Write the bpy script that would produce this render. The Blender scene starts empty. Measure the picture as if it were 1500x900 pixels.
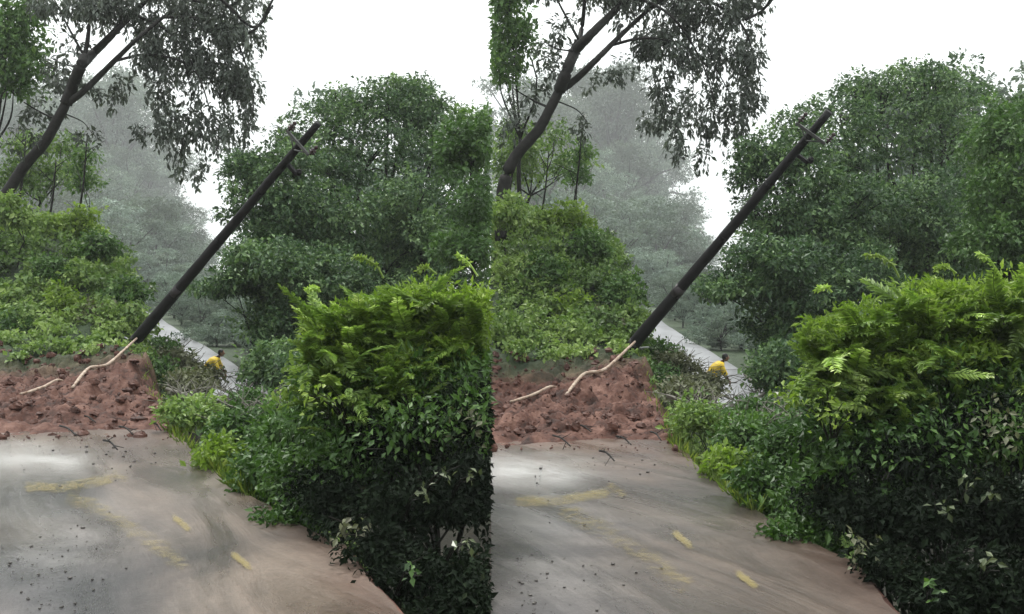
import bpy, math, random
import numpy as np
from mathutils import Vector, Matrix
sc = bpy.context.scene
col = sc.collection
F = 1538.0            # focal length in photograph pixels (1500 wide)
CAMZ = 1.6
# ------------------------------------------------------------------ camera
cd = bpy.data.cameras.new("camera"); cam = bpy.data.objects.new("camera", cd); col.objects.link(cam)
cam.location = (0, 0, CAMZ); cam.rotation_euler = (math.radians(90), 0, 0)
cd.sensor_width = 36; cd.lens = 36 * F / 1500; cd.clip_start = 0.05; cd.clip_end = 3000
sc.camera = cam
# ------------------------------------------------------------------ sky and sun (overcast rain light)
SUN_EL, SUN_AZ = math.radians(62), math.radians(-25)
w = bpy.data.worlds.new("World"); sc.world = w; w.use_nodes = True
nt = w.node_tree; nt.nodes.clear()
sky = nt.nodes.new("ShaderNodeTexSky"); sky.sky_type = 'NISHITA'; sky.sun_disc = False
sky.sun_elevation = SUN_EL; sky.sun_rotation = SUN_AZ; sky.dust_density = 3
hs = nt.nodes.new("ShaderNodeHueSaturation"); hs.inputs['Saturation'].default_value = 0.12; hs.inputs['Value'].default_value = 1.2
mx = nt.nodes.new("ShaderNodeMix"); mx.data_type = 'RGBA'; mx.inputs[0].default_value = 0.8
mx.inputs[7].default_value = (1, 1, 1, 1)
tcw = nt.nodes.new("ShaderNodeTexCoord"); sx = nt.nodes.new("ShaderNodeSeparateXYZ"); nt.links.new(tcw.outputs['Generated'], sx.inputs[0])
mr = nt.nodes.new("ShaderNodeMapRange"); nt.links.new(sx.outputs['Z'], mr.inputs[0]); mr.inputs[3].default_value = 13; mr.inputs[4].default_value = 31   # overcast: zenith brighter than horizon
cmb = nt.nodes.new("ShaderNodeVectorMath"); cmb.operation = 'SCALE'; cmb.inputs[0].default_value = (.97, 1.01, 1.0); nt.links.new(mr.outputs[0], cmb.inputs['Scale'])
nt.links.new(cmb.outputs[0], mx.inputs[7])
bg = nt.nodes.new("ShaderNodeBackground"); bg.inputs['Strength'].default_value = 0.1
wo = nt.nodes.new("ShaderNodeOutputWorld")
nt.links.new(sky.outputs[0], hs.inputs['Color']); nt.links.new(hs.outputs[0], mx.inputs[6])
nt.links.new(mx.outputs[2], bg.inputs[0]); nt.links.new(bg.outputs[0], wo.inputs[0])
sd = bpy.data.lights.new("sun", 'SUN'); sd.energy = 2.4; sd.angle = math.radians(12); sd.color = (1, .97, .92)
sun = bpy.data.objects.new("sun", sd); col.objects.link(sun)
dirv = Vector((math.sin(SUN_AZ) * math.cos(SUN_EL), math.cos(SUN_AZ) * math.cos(SUN_EL), math.sin(SUN_EL)))
sun.rotation_euler = dirv.to_track_quat('Z', 'Y').to_euler()
sc.view_settings.view_transform = 'Standard'; sc.view_settings.look = 'None'
sc.view_settings.exposure = 0.0; sc.view_settings.gamma = 1
sc.cycles.max_bounces = 6; sc.cycles.diffuse_bounces = 3; sc.cycles.transparent_max_bounces = 12

# ------------------------------------------------------------------ materials
def mat(name):
    m = bpy.data.materials.new(name); m.use_nodes = True
    return m, m.node_tree, m.node_tree.nodes['Principled BSDF']
def N(nt, t, **k):
    n = nt.nodes.new(t)
    for a, b in k.items(): setattr(n, a, b)
    return n
def ramp(nt, stops, fac=None):
    r = N(nt, 'ShaderNodeValToRGB'); e = r.color_ramp.elements
    while len(e) < len(stops): e.new(0.5)
    for i, (p, c) in enumerate(stops):
        e[i].position = p; e[i].color = (*c, 1) if len(c) == 3 else c
    if fac is not None: nt.links.new(fac, r.inputs[0])
    return r
def noise(nt, scale, detail=4, rough=.6, vec=None, dist=0):
    n = N(nt, 'ShaderNodeTexNoise'); n.inputs['Scale'].default_value = scale
    n.inputs['Detail'].default_value = detail; n.inputs['Roughness'].default_value = rough
    n.inputs['Distortion'].default_value = dist
    if vec is not None: nt.links.new(vec, n.inputs['Vector'])
    return n
def wpos(nt): return N(nt, 'ShaderNodeNewGeometry').outputs['Position']
def bump(nt, b, h, strength, dist=.02):
    bm = N(nt, 'ShaderNodeBump'); bm.inputs['Strength'].default_value = strength; bm.inputs['Distance'].default_value = dist
    nt.links.new(h, bm.inputs['Height']); nt.links.new(bm.outputs[0], b.inputs['Normal']); return bm
def leafmat(name, stops, trans=.3, rough=.4, spec=.35):
    m, nt, b = mat(name)
    a = N(nt, 'ShaderNodeAttribute', attribute_name='tint')
    r = ramp(nt, stops, a.outputs['Fac'])
    nt.links.new(r.outputs[0], b.inputs['Base Color']); b.inputs['Roughness'].default_value = rough
    b.inputs['Specular IOR Level'].default_value = spec
    t = N(nt, 'ShaderNodeBsdfTranslucent'); g = N(nt, 'ShaderNodeMix', data_type='RGBA', blend_type='MULTIPLY')
    g.inputs[0].default_value = 1; g.inputs[7].default_value = (1.0, 1.15, .55, 1)
    nt.links.new(r.outputs[0], g.inputs[6]); nt.links.new(g.outputs[2], t.inputs[0])
    s = N(nt, 'ShaderNodeMixShader'); s.inputs[0].default_value = trans
    nt.links.new(b.outputs[0], s.inputs[1]); nt.links.new(t.outputs[0], s.inputs[2])
    nt.links.new(s.outputs[0], nt.nodes['Material Output'].inputs[0])
    return m
def objtone(m, lo, hi):
    nt = m.node_tree; b = nt.nodes['Principled BSDF']; src = b.inputs['Base Color'].links[0].from_socket
    oi = N(nt, 'ShaderNodeObjectInfo'); mr = N(nt, 'ShaderNodeMapRange'); mr.inputs[3].default_value = lo; mr.inputs[4].default_value = hi
    nt.links.new(oi.outputs['Random'], mr.inputs[0]); v = N(nt, 'ShaderNodeVectorMath', operation='SCALE')
    nt.links.new(src, v.inputs[0]); nt.links.new(mr.outputs[0], v.inputs['Scale']); nt.links.new(v.outputs[0], b.inputs['Base Color'])
def plain(name, c, rough=.6, c2=None, sc_=20, bmp=0, metal=0):
    m, nt, b = mat(name); b.inputs['Roughness'].default_value = rough; b.inputs['Metallic'].default_value = metal; b.inputs['Specular IOR Level'].default_value = .25
    tc = N(nt, 'ShaderNodeTexCoord').outputs['Object']
    n = noise(nt, sc_, 5, .65, tc)
    r = ramp(nt, [(.3, c), (.7, c2 or tuple(v * .6 for v in c))], n.outputs['Fac'])
    nt.links.new(r.outputs[0], b.inputs['Base Color'])
    if bmp: bump(nt, b, n.outputs['Fac'], bmp)
    return m
M = {}
M['hang'] = leafmat('hanging_leaf', [(0, (.025, .034, .024)), (.6, (.075, .092, .074)), (1, (.24, .28, .25))], .18, .42)
M['treeleaf'] = leafmat('tree_leaf', [(0, (.014, .032, .016)), (.45, (.060, .118, .050)), (1, (.25, .37, .15))], .25, .45)
M['treeyel'] = leafmat('vine_leaf', [(0, (.03, .06, .02)), (.5, (.08, .16, .045)), (1, (.17, .27, .07))], .3, .45)
M['creeper'] = leafmat('creeper_leaf', [(0, (.04, .075, .022)), (.4, (.13, .215, .06)), (.75, (.26, .36, .10)), (1, (.40, .50, .22))], .3, .45)
M['lime'] = leafmat('young_leaf', [(0, (.06, .10, .018)), (.45, (.16, .25, .035)), (1, (.34, .45, .09))], .4, .42)
M['frond'] = leafmat('frond_leaflet', [(0, (.04, .075, .02)), (.5, (.115, .18, .04)), (.85, (.23, .32, .07)), (1, (.48, .54, .28))], .35, .42)
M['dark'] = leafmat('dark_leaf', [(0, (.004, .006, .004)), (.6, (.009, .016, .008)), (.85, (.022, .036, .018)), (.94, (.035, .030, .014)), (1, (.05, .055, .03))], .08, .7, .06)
M['mid'] = leafmat('shrub_leaf', [(0, (.02, .05, .012)), (.5, (.055, .12, .025)), (1, (.12, .22, .05))], .25, .42)
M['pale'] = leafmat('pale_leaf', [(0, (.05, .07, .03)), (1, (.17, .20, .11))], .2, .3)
M['dry'] = leafmat('dry_leaf', [(0, (.06, .06, .035)), (.5, (.12, .13, .07)), (1, (.25, .26, .18))], .2, .6)
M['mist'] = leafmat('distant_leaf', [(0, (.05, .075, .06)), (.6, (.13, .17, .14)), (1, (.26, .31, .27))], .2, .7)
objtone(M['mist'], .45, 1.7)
objtone(M['frond'], .8, 2.5)
M['grass'] = leafmat('grass_blade', [(0, (.06, .09, .02)), (.6, (.14, .21, .04)), (1, (.36, .40, .08))], .35, .5)
M['bark'] = plain('wet_bark', (.022, .020, .018), .7, (.006, .0055, .005), 11, .9)
M['stem'] = plain('dark_stem', (.02, .018, .014), .6, (.01, .009, .008), 14, .3)
M['pole'] = plain('wet_pole', (.012, .011, .012), .7, (.002, .002, .0025), 5, .9)
M['poleband'] = plain('scuffed_band', (.05, .042, .045), .5, (.03, .028, .03), 8, .2)
M['steel'] = plain('galvanised_steel', (.42, .43, .42), .45, (.25, .25, .25), 12, .1, .3)
M['armsteel'] = plain('dull_steel', (.13, .135, .13), .6, (.05, .05, .05), 9, .2)
M['porcelain'] = plain('porcelain', (.05, .03, .03), .25)
M['root'] = plain('stripped_wood', (.55, .46, .37), .6, (.22, .13, .09), 9, .6)
M['twig'] = plain('grey_twig', (.20, .19, .16), .7, (.09, .085, .07), 6, .3)
M['coat'] = plain('yellow_coat', (.70, .50, .04), .5, (.5, .33, .02), 6, .2)
M['cloth'] = plain('maroon_cloth', (.07, .02, .015), .8, (.03, .01, .01), 8, .2)
M['skin'] = plain('skin', (.22, .12, .08), .5, (.2, .1, .07), 8)
M['hair'] = plain('hair', (.01, .009, .009), .5)
# wet muddy road
def roadmat():
    m, nt, b = mat('muddy_road'); P = wpos(nt)
    mp = N(nt, 'ShaderNodeMapping'); mp.inputs['Rotation'].default_value = (0, 0, math.radians(-24.5)); mp.vector_type = 'TEXTURE'
    mp.inputs['Rotation'].default_value = (0, 0, math.radians(24.5)); mp.inputs['Scale'].default_value = (.55, 3.2, 1)
    nt.links.new(P, mp.inputs['Vector'])
    s = noise(nt, 1.1, 6, .6, mp.outputs[0], .6); l = noise(nt, .33, 4, .55, P, .8); g = noise(nt, 26, 5, .8, P)
    mix = N(nt, 'ShaderNodeMath', operation='MULTIPLY_ADD'); nt.links.new(s.outputs['Fac'], mix.inputs[0]); mix.inputs[1].default_value = .55
    nt.links.new(l.outputs['Fac'], mix.inputs[2])
    a = N(nt, 'ShaderNodeAttribute', attribute_name='grey')
    r1 = ramp(nt, [(.62, (.030, .022, .017)), (.75, (.066, .048, .036)), (.93, (.150, .113, .086))], mix.outputs[0])
    r2 = ramp(nt, [(.62, (.026, .026, .030)), (.76, (.064, .060, .062)), (.93, (.15, .14, .135))], mix.outputs[0])
    mm = N(nt, 'ShaderNodeMix', data_type='RGBA'); nt.links.new(a.outputs['Fac'], mm.inputs[0])
    nt.links.new(r1.outputs[0], mm.inputs[6]); nt.links.new(r2.outputs[0], mm.inputs[7])
    rd_ = N(nt, 'ShaderNodeAttribute', attribute_name='redmud'); mm0 = mm
    mm = N(nt, 'ShaderNodeMix', data_type='RGBA'); nt.links.new(rd_.outputs['Fac'], mm.inputs[0]); nt.links.new(mm0.outputs[2], mm.inputs[6])
    r3 = ramp(nt, [(.5, (.045, .025, .018)), (.95, (.12, .074, .055))], mix.outputs[0]); nt.links.new(r3.outputs[0], mm.inputs[7])
    gm = N(nt, 'ShaderNodeMix', data_type='RGBA', blend_type='OVERLAY'); gm.inputs[0].default_value = .6
    nt.links.new(mm.outputs[2], gm.inputs[6]); nt.links.new(g.outputs['Fac'], gm.inputs[7])
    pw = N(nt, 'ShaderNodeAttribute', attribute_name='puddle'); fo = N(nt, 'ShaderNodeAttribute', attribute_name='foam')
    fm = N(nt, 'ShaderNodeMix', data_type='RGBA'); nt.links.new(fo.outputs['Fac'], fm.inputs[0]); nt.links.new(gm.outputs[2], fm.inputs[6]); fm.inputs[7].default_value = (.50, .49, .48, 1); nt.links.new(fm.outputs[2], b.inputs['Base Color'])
    rr = ramp(nt, [(.38, (.20,) * 3), (.62, (.55,) * 3)], s.outputs['Fac'])
    rm = N(nt, 'ShaderNodeMix', data_type='RGBA'); nt.links.new(pw.outputs['Fac'], rm.inputs[0])
    nt.links.new(rr.outputs[0], rm.inputs[6]); rm.inputs[7].default_value = (.1, .1, .1, 1)
    nt.links.new(rm.outputs[2], b.inputs['Roughness'])
    b.inputs['Specular IOR Level'].default_value = .36
    add = N(nt, 'ShaderNodeMath', operation='MULTIPLY_ADD'); nt.links.new(g.outputs['Fac'], add.inputs[0]); add.inputs[1].default_value = .12
    nt.links.new(s.outputs['Fac'], add.inputs[2])
    bump(nt, b, add.outputs[0], .8, .05)
    return m
M['road'] = roadmat()
def markmat():
    m, nt, b = mat('worn_yellow_paint'); P = wpos(nt)
    a = N(nt, 'ShaderNodeAttribute', attribute_name='tint')
    n = noise(nt, 7, 8, .8, P, .8)
    ad = N(nt, 'ShaderNodeMath', operation='ADD'); nt.links.new(n.outputs['Fac'], ad.inputs[0]); nt.links.new(a.outputs['Fac'], ad.inputs[1])
    r = ramp(nt, [(.66, (0, 0, 0)), (.99, (.55, .55, .55))], ad.outputs[0])
    b.inputs['Base Color'].default_value = (.33, .26, .09, 1); b.inputs['Roughness'].default_value = .4
    t = N(nt, 'ShaderNodeBsdfTransparent'); s = N(nt, 'ShaderNodeMixShader')
    nt.links.new(r.outputs[0], s.inputs[0]); nt.links.new(t.outputs[0], s.inputs[1]); nt.links.new(b.outputs[0], s.inputs[2])
    nt.links.new(s.outputs[0], nt.nodes['Material Output'].inputs[0])
    return m
M['mark'] = markmat()
def groundmat():
    m, nt, b = mat('soil'); P = wpos(nt)
    a = N(nt, 'ShaderNodeAttribute', attribute_name='red')
    n = noise(nt, 2.2, 8, .7, P, .4); n2 = noise(nt, 14, 5, .7, P)
    red = ramp(nt, [(.36, (.022, .009, .006)), (.5, (.095, .040, .028)), (.66, (.20, .105, .078))], n.outputs['Fac'])
    drk = ramp(nt, [(.3, (.012, .011, .008)), (.7, (.035, .032, .02))], n.outputs['Fac'])
    mm = N(nt, 'ShaderNodeMix', data_type='RGBA'); nt.links.new(a.outputs['Fac'], mm.inputs[0])
    nt.links.new(drk.outputs[0], mm.inputs[6]); nt.links.new(red.outputs[0], mm.inputs[7])
    ga = N(nt, 'ShaderNodeAttribute', attribute_name='green'); g3 = ramp(nt, [(.3, (.018, .032, .016)), (.7, (.06, .09, .04))], n.outputs['Fac'])
    m3 = N(nt, 'ShaderNodeMix', data_type='RGBA'); nt.links.new(ga.outputs['Fac'], m3.inputs[0]); nt.links.new(mm.outputs[2], m3.inputs[6]); nt.links.new(g3.outputs[0], m3.inputs[7])
    nt.links.new(m3.outputs[2], b.inputs['Base Color']); b.inputs['Roughness'].default_value = .7; b.inputs['Specular IOR Level'].default_value = .25
    bump(nt, b, n2.outputs['Fac'], .7, .06)
    return m
M['soil'] = groundmat()
M['clod'] = plain('red_clod', (.13, .058, .042), .6, (.035, .014, .010), 5, .8)
M['grit'] = plain('dark_grit', (.05, .045, .042), .5, (.13, .12, .11), 3, .2)
M['wetroad'] = plain('wet_far_road', (.24, .24, .255), .3, (.12, .12, .125), .8, .1)

# ------------------------------------------------------------------ terrain in plan: each half of the view is a valley of its own
def smooth(a, b, x):
    t = np.clip((x - a) / (b - a), 0, 1); return t * t * (3 - 2 * t)
def vnoise(x, y, s, seed=0):
    x = np.asarray(x, float) * s; y = np.asarray(y, float) * s
    xi = np.floor(x); yi = np.floor(y); fx = x - xi; fy = y - yi
    def h(a, b):
        v = np.sin(a * 127.1 + b * 311.7 + seed * 74.7) * 43758.5453; return v - np.floor(v)
    fx = fx * fx * (3 - 2 * fx); fy = fy * fy * (3 - 2 * fy)
    return (h(xi, yi) * (1 - fx) + h(xi + 1, yi) * fx) * (1 - fy) + (h(xi, yi + 1) * (1 - fx) + h(xi + 1, yi + 1) * fx) * fy
def fbm(x, y, s, o=4, seed=0):
    t = 0; a = .5
    for i in range(o): t = t + a * (vnoise(x, y, s, seed + i) - .5); s *= 2.1; a *= .5
    return t
ED = np.array([[0.5, 9000], [2, 1650], [3, 1037], [4.2, 760], [5.47, 590], [6.3, 538], [7.0, 508], [7.6, 440], [9.1, 352], [11, 296], [12.9, 260], [14.5, 238], [17.6, 214], [20, 204], [30, 204], [60, 180], [400, 100]])
def edge(d): return np.interp(d, ED[:, 0], ED[:, 1])
def offedge(px, d):     # metres to the right of the road edge
    return (px - edge(d)) / F * d + .10 * fbm(d, d * 0, 1.3, 3, 5)
def plane(x, d): return -1.13 + .056 * ((x + 8.9) * -.433 + (np.minimum(d, 75) - 35) * .902)
HS = np.array([[-4000, 250], [-60, 285], [10, 300], [60, 308], [110, 318], [150, 352], [180, 410], [204, 470], [215, 520]])
def Z(px, d):
    px = np.asarray(px, float); d = np.asarray(d, float)
    x = (px - 750) / F * d
    base = plane(np.clip(x, -60, 60), d) + .35 * fbm(x, d, .25, 3, 1)
    # far hillside
    ps = np.interp(px, [-400, 0, 150, 230, 280, 310, 350, 480, 732, 1500], [180, 190, 205, 250, 320, 390, 425, 400, 380, 380]) + 105
    hf = np.maximum(0, 1.6 + (450 - ps) / F * 380 + 2)
    base = base + hf * smooth(120, 380, d)
    # road level, dirt slide and hill to the left of the edge
    top = np.zeros_like(base)
    ff = d - 12.7 + 2.6 * fbm(x, d * .15, .75, 3, 71) - np.clip((px - 120) / 120, 0, 1) * .2
    top = top + np.where(ff > -1.5, np.minimum(.45, .075 * ff) + .25 * smooth(60, 190, px) * smooth(3, 6.5, ff) + (.50 * fbm(x, d, 1.2, 2, 3) + .42 * fbm(x, d, 5.5, 4, 13)) * smooth(-1.5, 2.5, ff) - .01, -.1 * smooth(-2.2, -1.5, ff))
    hp = np.interp(px, HS[:, 0], HS[:, 1])
    H = np.maximum(.45, 1.6 + (450 - hp) / F * 27 - .45)
    top = top + (H - .42) * smooth(17.8, 27, d) * (1 - smooth(60, 110, d))
    o = offedge(px, d)
    drop = smooth(.0, 2.6, o) * .75 + smooth(0, .35, o) * .25
    far = smooth(32, 60, d) * (1 - 0 * d)
    drop = np.maximum(drop, smooth(60, 110, d))
    return top * (1 - drop) + base * drop
class Side:
    def __init__(s, i):
        s.i = i; s.k = 1.0 if i == 0 else 1.07; s.name = 'left' if i == 0 else 'right'
        s.rng = np.random.default_rng(11); s.R = random.Random(5)
    def gpx(s, px): return px if s.i == 0 else 930 + (px - 200) * s.k
    def gpy(s, py): return py if s.i == 0 else 500 + (py - 495) * s.k
    def W(s, px, py, d): return np.array([(s.gpx(px) - 750) / F * d, d, CAMZ + (450 - s.gpy(py)) / F * d])
    def m(s, pix, d): return pix * s.k / F * d          # pixels -> metres at a distance
    def gz(s, px, d):
        z = Z(px, d); return CAMZ + (z - 1.6) * s.k - (0 if s.i == 0 else 1.85 / F * d)
    def G(s, px, d, dz=0): return np.array([(s.gpx(px) - 750) / F * d, d, float(s.gz(px, d)) + dz])
    def keep(s, P):                                     # each valley's plants end at the ridge between the two
        y = np.maximum(P[:, 1], .1); gx = P[:, 0] / y * F + 750
        return gx < 716.5 if s.i == 0 else gx > 721
SEAM = 719
def lpx(g):  # view column -> (valley column, side)
    return np.where(g < SEAM, g, 200 + (g - 930) / 1.07)

# ------------------------------------------------------------------ mesh helpers
def mesh_np(name, V, faces, mats, tint=None, smoothf=False, attrs=None):
    me = bpy.data.meshes.new(name)
    V = np.asarray(V, np.float32); faces = np.asarray(faces, np.int32); n = faces.shape[1]
    me.vertices.add(len(V)); me.vertices.foreach_set('co', V.ravel())
    me.loops.add(faces.size); me.loops.foreach_set('vertex_index', faces.ravel())
    me.polygons.add(len(faces)); me.polygons.foreach_set('loop_start', np.arange(0, faces.size, n, dtype=np.int32))
    me.polygons.foreach_set('loop_total', np.full(len(faces), n, np.int32))
    me.polygons.foreach_set('use_smooth', np.full(len(faces), smoothf, bool))
    me.materials.append(mats); me.update(calc_edges=True)
    if tint is not None:
        a = me.attributes.new('tint', 'FLOAT', 'POINT'); a.data.foreach_set('value', np.asarray(tint, np.float32))
    for k, v in (attrs or {}).items():
        a = me.attributes.new(k, 'FLOAT', 'POINT'); a.data.foreach_set('value', np.asarray(v, np.float32))
    me.validate(); return me
def link(name, me, parent=None, loc=(0, 0, 0), **props):
    o = bpy.data.objects.new(name, me); col.objects.link(o); o.location = loc
    if parent is not None: o.parent = parent
    for k, v in props.items(): o[k] = v
    return o
def thing(name, loc, label, category, group=None):
    o = bpy.data.objects.new(name, None); o.empty_display_size = .2; col.objects.link(o); o.location = tuple(map(float, loc))
    o['label'] = label; o['category'] = category
    if group: o['group'] = group
    return o
class MB:
    def __init__(s): s.V = []; s.Fc = []; s.n = 0
    def add(s, V, Fc): s.V.append(np.asarray(V, float)); s.Fc.append(np.asarray(Fc) + s.n); s.n += len(V)
    def tube(s, path, rad, n=8, jit=0, rng=None):
        P = np.asarray(path, float); m = len(P)
        if np.isscalar(rad): rad = [rad] * m
        V = []; up = np.array([.13, .21, 1.0])
        for i in range(m):
            t = P[min(i + 1, m - 1)] - P[max(i - 1, 0)]; t = t / (np.linalg.norm(t) + 1e-9)
            a = np.cross(t, up if abs(t[2]) < .95 else np.array([1.0, 0, 0])); a /= np.linalg.norm(a); b = np.cross(t, a)
            for j in range(n):
                q = 2 * math.pi * j / n; r = rad[i] * (1 + (jit * (rng.random() - .5) if rng is not None else 0))
                V.append(P[i] + r * (math.cos(q) * a + math.sin(q) * b))
        V.append(P[0]); V.append(P[-1]); Fc = []
        for i in range(m - 1):
            for j in range(n):
                k = (j + 1) % n; Fc.append((i * n + j, i * n + k, (i + 1) * n + k)); Fc.append((i * n + j, (i + 1) * n + k, (i + 1) * n + j))
        for j in range(n):
            k = (j + 1) % n; Fc.append((m * n, k, j)); Fc.append((m * n + 1, (m - 1) * n + j, (m - 1) * n + k))
        s.add(V, Fc)
    def ball(s, c, r, nu=10, nv=7, lump=0, rng=None):
        V = []; Fc = []; r = np.ones(3) * r
        for i in range(nv + 1):
            th = math.pi * i / nv
            for j in range(nu):
                ph = 2 * math.pi * j / nu; q = 1 + (lump * (rng.random() - .5) if rng is not None else 0)
                V.append(np.asarray(c) + r * q * np.array([math.sin(th) * math.cos(ph), math.sin(th) * math.sin(ph), math.cos(th)]))
        for i in range(nv):
            for j in range(nu):
                k = (j + 1) % nu; Fc.append((i * nu + j, (i + 1) * nu + j, (i + 1) * nu + k)); Fc.append((i * nu + j, (i + 1) * nu + k, i * nu + k))
        s.add(V, Fc)
    def box(s, c, ax, h):   # centre, 3 axes (rows), half sizes
        c = np.asarray(c, float); ax = np.asarray(ax, float); V = []
        for i in (-1, 1):
            for j in (-1, 1):
                for k in (-1, 1): V.append(c + ax[0] * h[0] * i + ax[1] * h[1] * j + ax[2] * h[2] * k)
        s.add(V, [(0, 1, 3), (0, 3, 2), (4, 6, 7), (4, 7, 5), (0, 4, 5), (0, 5, 1), (2, 3, 7), (2, 7, 6), (0, 2, 6), (0, 6, 4), (1, 5, 7), (1, 7, 3)])
    def mesh(s, name, m, org=(0, 0, 0), sm=True):
        return mesh_np(name, np.concatenate(s.V) - np.asarray(org), np.concatenate(s.Fc), m, smoothf=sm)
def unit(a): return a / (np.linalg.norm(a, axis=-1, keepdims=True) + 1e-9)
def spline(pts, n=6):
    P = [np.asarray(p, float) for p in pts]; P = [2 * P[0] - P[1]] + P + [2 * P[-1] - P[-2]]; out = []
    for i in range(1, len(P) - 2):
        for t in np.linspace(0, 1, n, endpoint=False):
            a, b, c, d = P[i - 1:i + 3]
            out.append(.5 * ((2 * b) + (-a + c) * t + (2 * a - 5 * b + 4 * c - d) * t * t + (-a + 3 * b - 3 * c + d) * t ** 3))
    out.append(P[-2]); return out
def leafarrays(P, D, Nn, L, Wd, tint, fold=.18):
    """folded pointed leaves: 4 verts, 2 tris each"""
    D = unit(D); S = unit(np.cross(D, Nn)); U = np.cross(S, D)
    L = L[:, None]; Wd = Wd[:, None]
    mid = P + D * L * .45
    V = np.stack([P, mid + S * Wd * .5 + U * Wd * fold, P + D * L - U * L * .08, mid - S * Wd * .5 + U * Wd * fold], 1).reshape(-1, 3)
    n = len(P); b = np.arange(n)[:, None] * 4
    Fc = np.concatenate([b + [0, 1, 2], b + [0, 2, 3]], 1).reshape(-1, 3)
    return V, Fc, np.repeat(tint, 4)
def crown_leaves(s, lumps, n, L, asp=.5, cl=14, spread=.22, down=.35, shell=(.55, 1.06), hang=0, tb=0, clip=True, sub=0):
    """lumps: (centre, radii). Twig clusters spread through each lump's outer volume, leaves round each twig."""
    rng = s.rng
    if sub:
        L2 = []
        for c, r in lumps:
            c = np.asarray(c); r = np.asarray(r, float); ns = sub
            for _ in range(ns):
                u = unit(rng.normal(size=3)); u[2] = abs(u[2]) * .9 - .25 if rng.random() < .75 else u[2]
                q = .30 + .26 * rng.random() + (.06 if ns == 11 else 0); L2.append((c + u * r * (1.0 - q * .6), r * q * np.array([1, 1, .75 if ns != 11 else 1.15]) * (rng.uniform(.6, 1.25, 3) if ns == 11 else 1)))
            L2.append((c, r * .55))
        lumps = L2
    vols = np.array([np.prod(l[1]) ** (2 / 3) for l in lumps]); vols = vols / vols.sum()
    Ps, Ds, Ts = [], [], []
    for (c, r), v in zip(lumps, vols):
        lt = rng.random()
        nc = max(3, int(n * v / cl)); u = unit(rng.normal(size=(nc, 3)))
        rr = shell[0] + (shell[1] - shell[0]) * rng.random(nc) ** .6
        q = 1 + .30 * (vnoise(u[:, 0] * 3 + c[0], u[:, 1] * 3 + u[:, 2] * 4 + c[2], 1.0, 4) - .5) * 2
        C = np.asarray(c) + u * (rr * q)[:, None] * np.asarray(r)
        ct = rng.random(nc)
        k = np.repeat(np.arange(nc), cl)
        off = np.clip(rng.normal(size=(nc * cl, 3)), -1.6, 1.6) * spread * np.array([1, 1, .6])
        if hang: off[:, 2] = -rng.random(nc * cl) * hang; off[:, :2] *= .55
        P = C[k] + off
        D = u[k] * .7 + rng.normal(size=P.shape) * .75; D[:, 2] -= down
        Ps.append(P); Ds.append(D); Ts.append(.40 * lt + .25 * ct[k] + .38 * rng.random(len(P)) + tb)
    P = np.concatenate(Ps); D = np.concatenate(Ds); T = np.clip(np.concatenate(Ts), 0, 1)
    if clip:
        kp = s.keep(P) & (P[:, 1] > 3.5); P, D, T = P[kp], D[kp], T[kp]
    Nn = rng.normal(size=P.shape) * .6 + np.array([0, -.25, 1.0])
    ln = L * (.45 + 1.15 * rng.random(len(P)) ** 1.6)
    return leafarrays(P, D, Nn, ln, ln * asp, T)
def leaves_obj(s, name, parent, org, lumps, n, L, m, **k):
    V, Fc, T = crown_leaves(s, lumps, n, L, **k)
    me = mesh_np(name, V - np.asarray(org), Fc, m, T)
    return link(name, me, parent)
def LP(s, arr, rd=None):    # lumps given as (px, py, distance, rx px, ry px [, rd metres])
    out = []
    for a in arr:
        px, py, d, rx, ry = a[:5]; rx = s.m(rx, d); ry = s.m(ry, d); q = a[5] if len(a) > 5 else (rd or rx)
        out.append((s.W(px, py, d), (rx, q, ry)))
    return out
def woody(s, name, parent, org, base, lumps, r0, m, fork=.45, n=7):
    """trunk from base to a fork, limbs to each lump"""
    rng = s.rng; b = MB(); base = np.asarray(base, float)
    lumps = [l for l in lumps if s.keep(l[0][None])[0]] or lumps
    ok = lambda e: s.keep((np.asarray(e) + ([.1, 0, 0] if s.i == 0 else [-.1, 0, 0]))[None])[0]
    cen = np.mean([l[0] for l in lumps], 0); fk = base + (cen - base) * fork + rng.normal(size=3) * .1
    b.tube(spline([base - [0, 0, .4], base + (fk - base) * .5 + rng.normal(size=3) * .08, fk], 4), np.linspace(r0, r0 * .65, 9), n, .15, rng)
    link('trunk', b.mesh('trunk', m, org), parent)
    b = MB()
    for c, r in lumps:
        c = np.asarray(c); mid = (fk + c) / 2 + rng.normal(size=3) * .07 * np.linalg.norm(c - fk)
        if not (ok(mid) and ok(c)): continue
        b.tube(spline([fk, mid, c], 4), np.linspace(r0 * .5, r0 * .12, 9), 6, .1, rng)
        for _ in range(4):
            e = c + unit(rng.normal(size=3)) * np.asarray(r) * .8
            if not ok(e): continue
            b.tube(spline([c + (mid - c) * .3 * rng.random(), (c + e) / 2 + rng.normal(size=3) * .05, e], 3), np.linspace(r0 * .16, r0 * .03, 7), 4)
    if b.n: link('limbs', b.mesh('limbs', m, org), parent)
def plant(s, name, label, cat, px, d, arr, n, L, m, group=None, r0=.05, wood='bark', rd=None, **k):
    k.setdefault('sub', 7 if n > 6000 else 4)
    org = s.G(px, d); t = thing(name, org, label, cat, group); lumps = LP(s, arr, rd)
    woody(s, name, t, org, org, lumps, r0, M[wood])
    leaves_obj(s, 'crown', t, org, lumps, n, L, M[m], **k)
    return t

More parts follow.
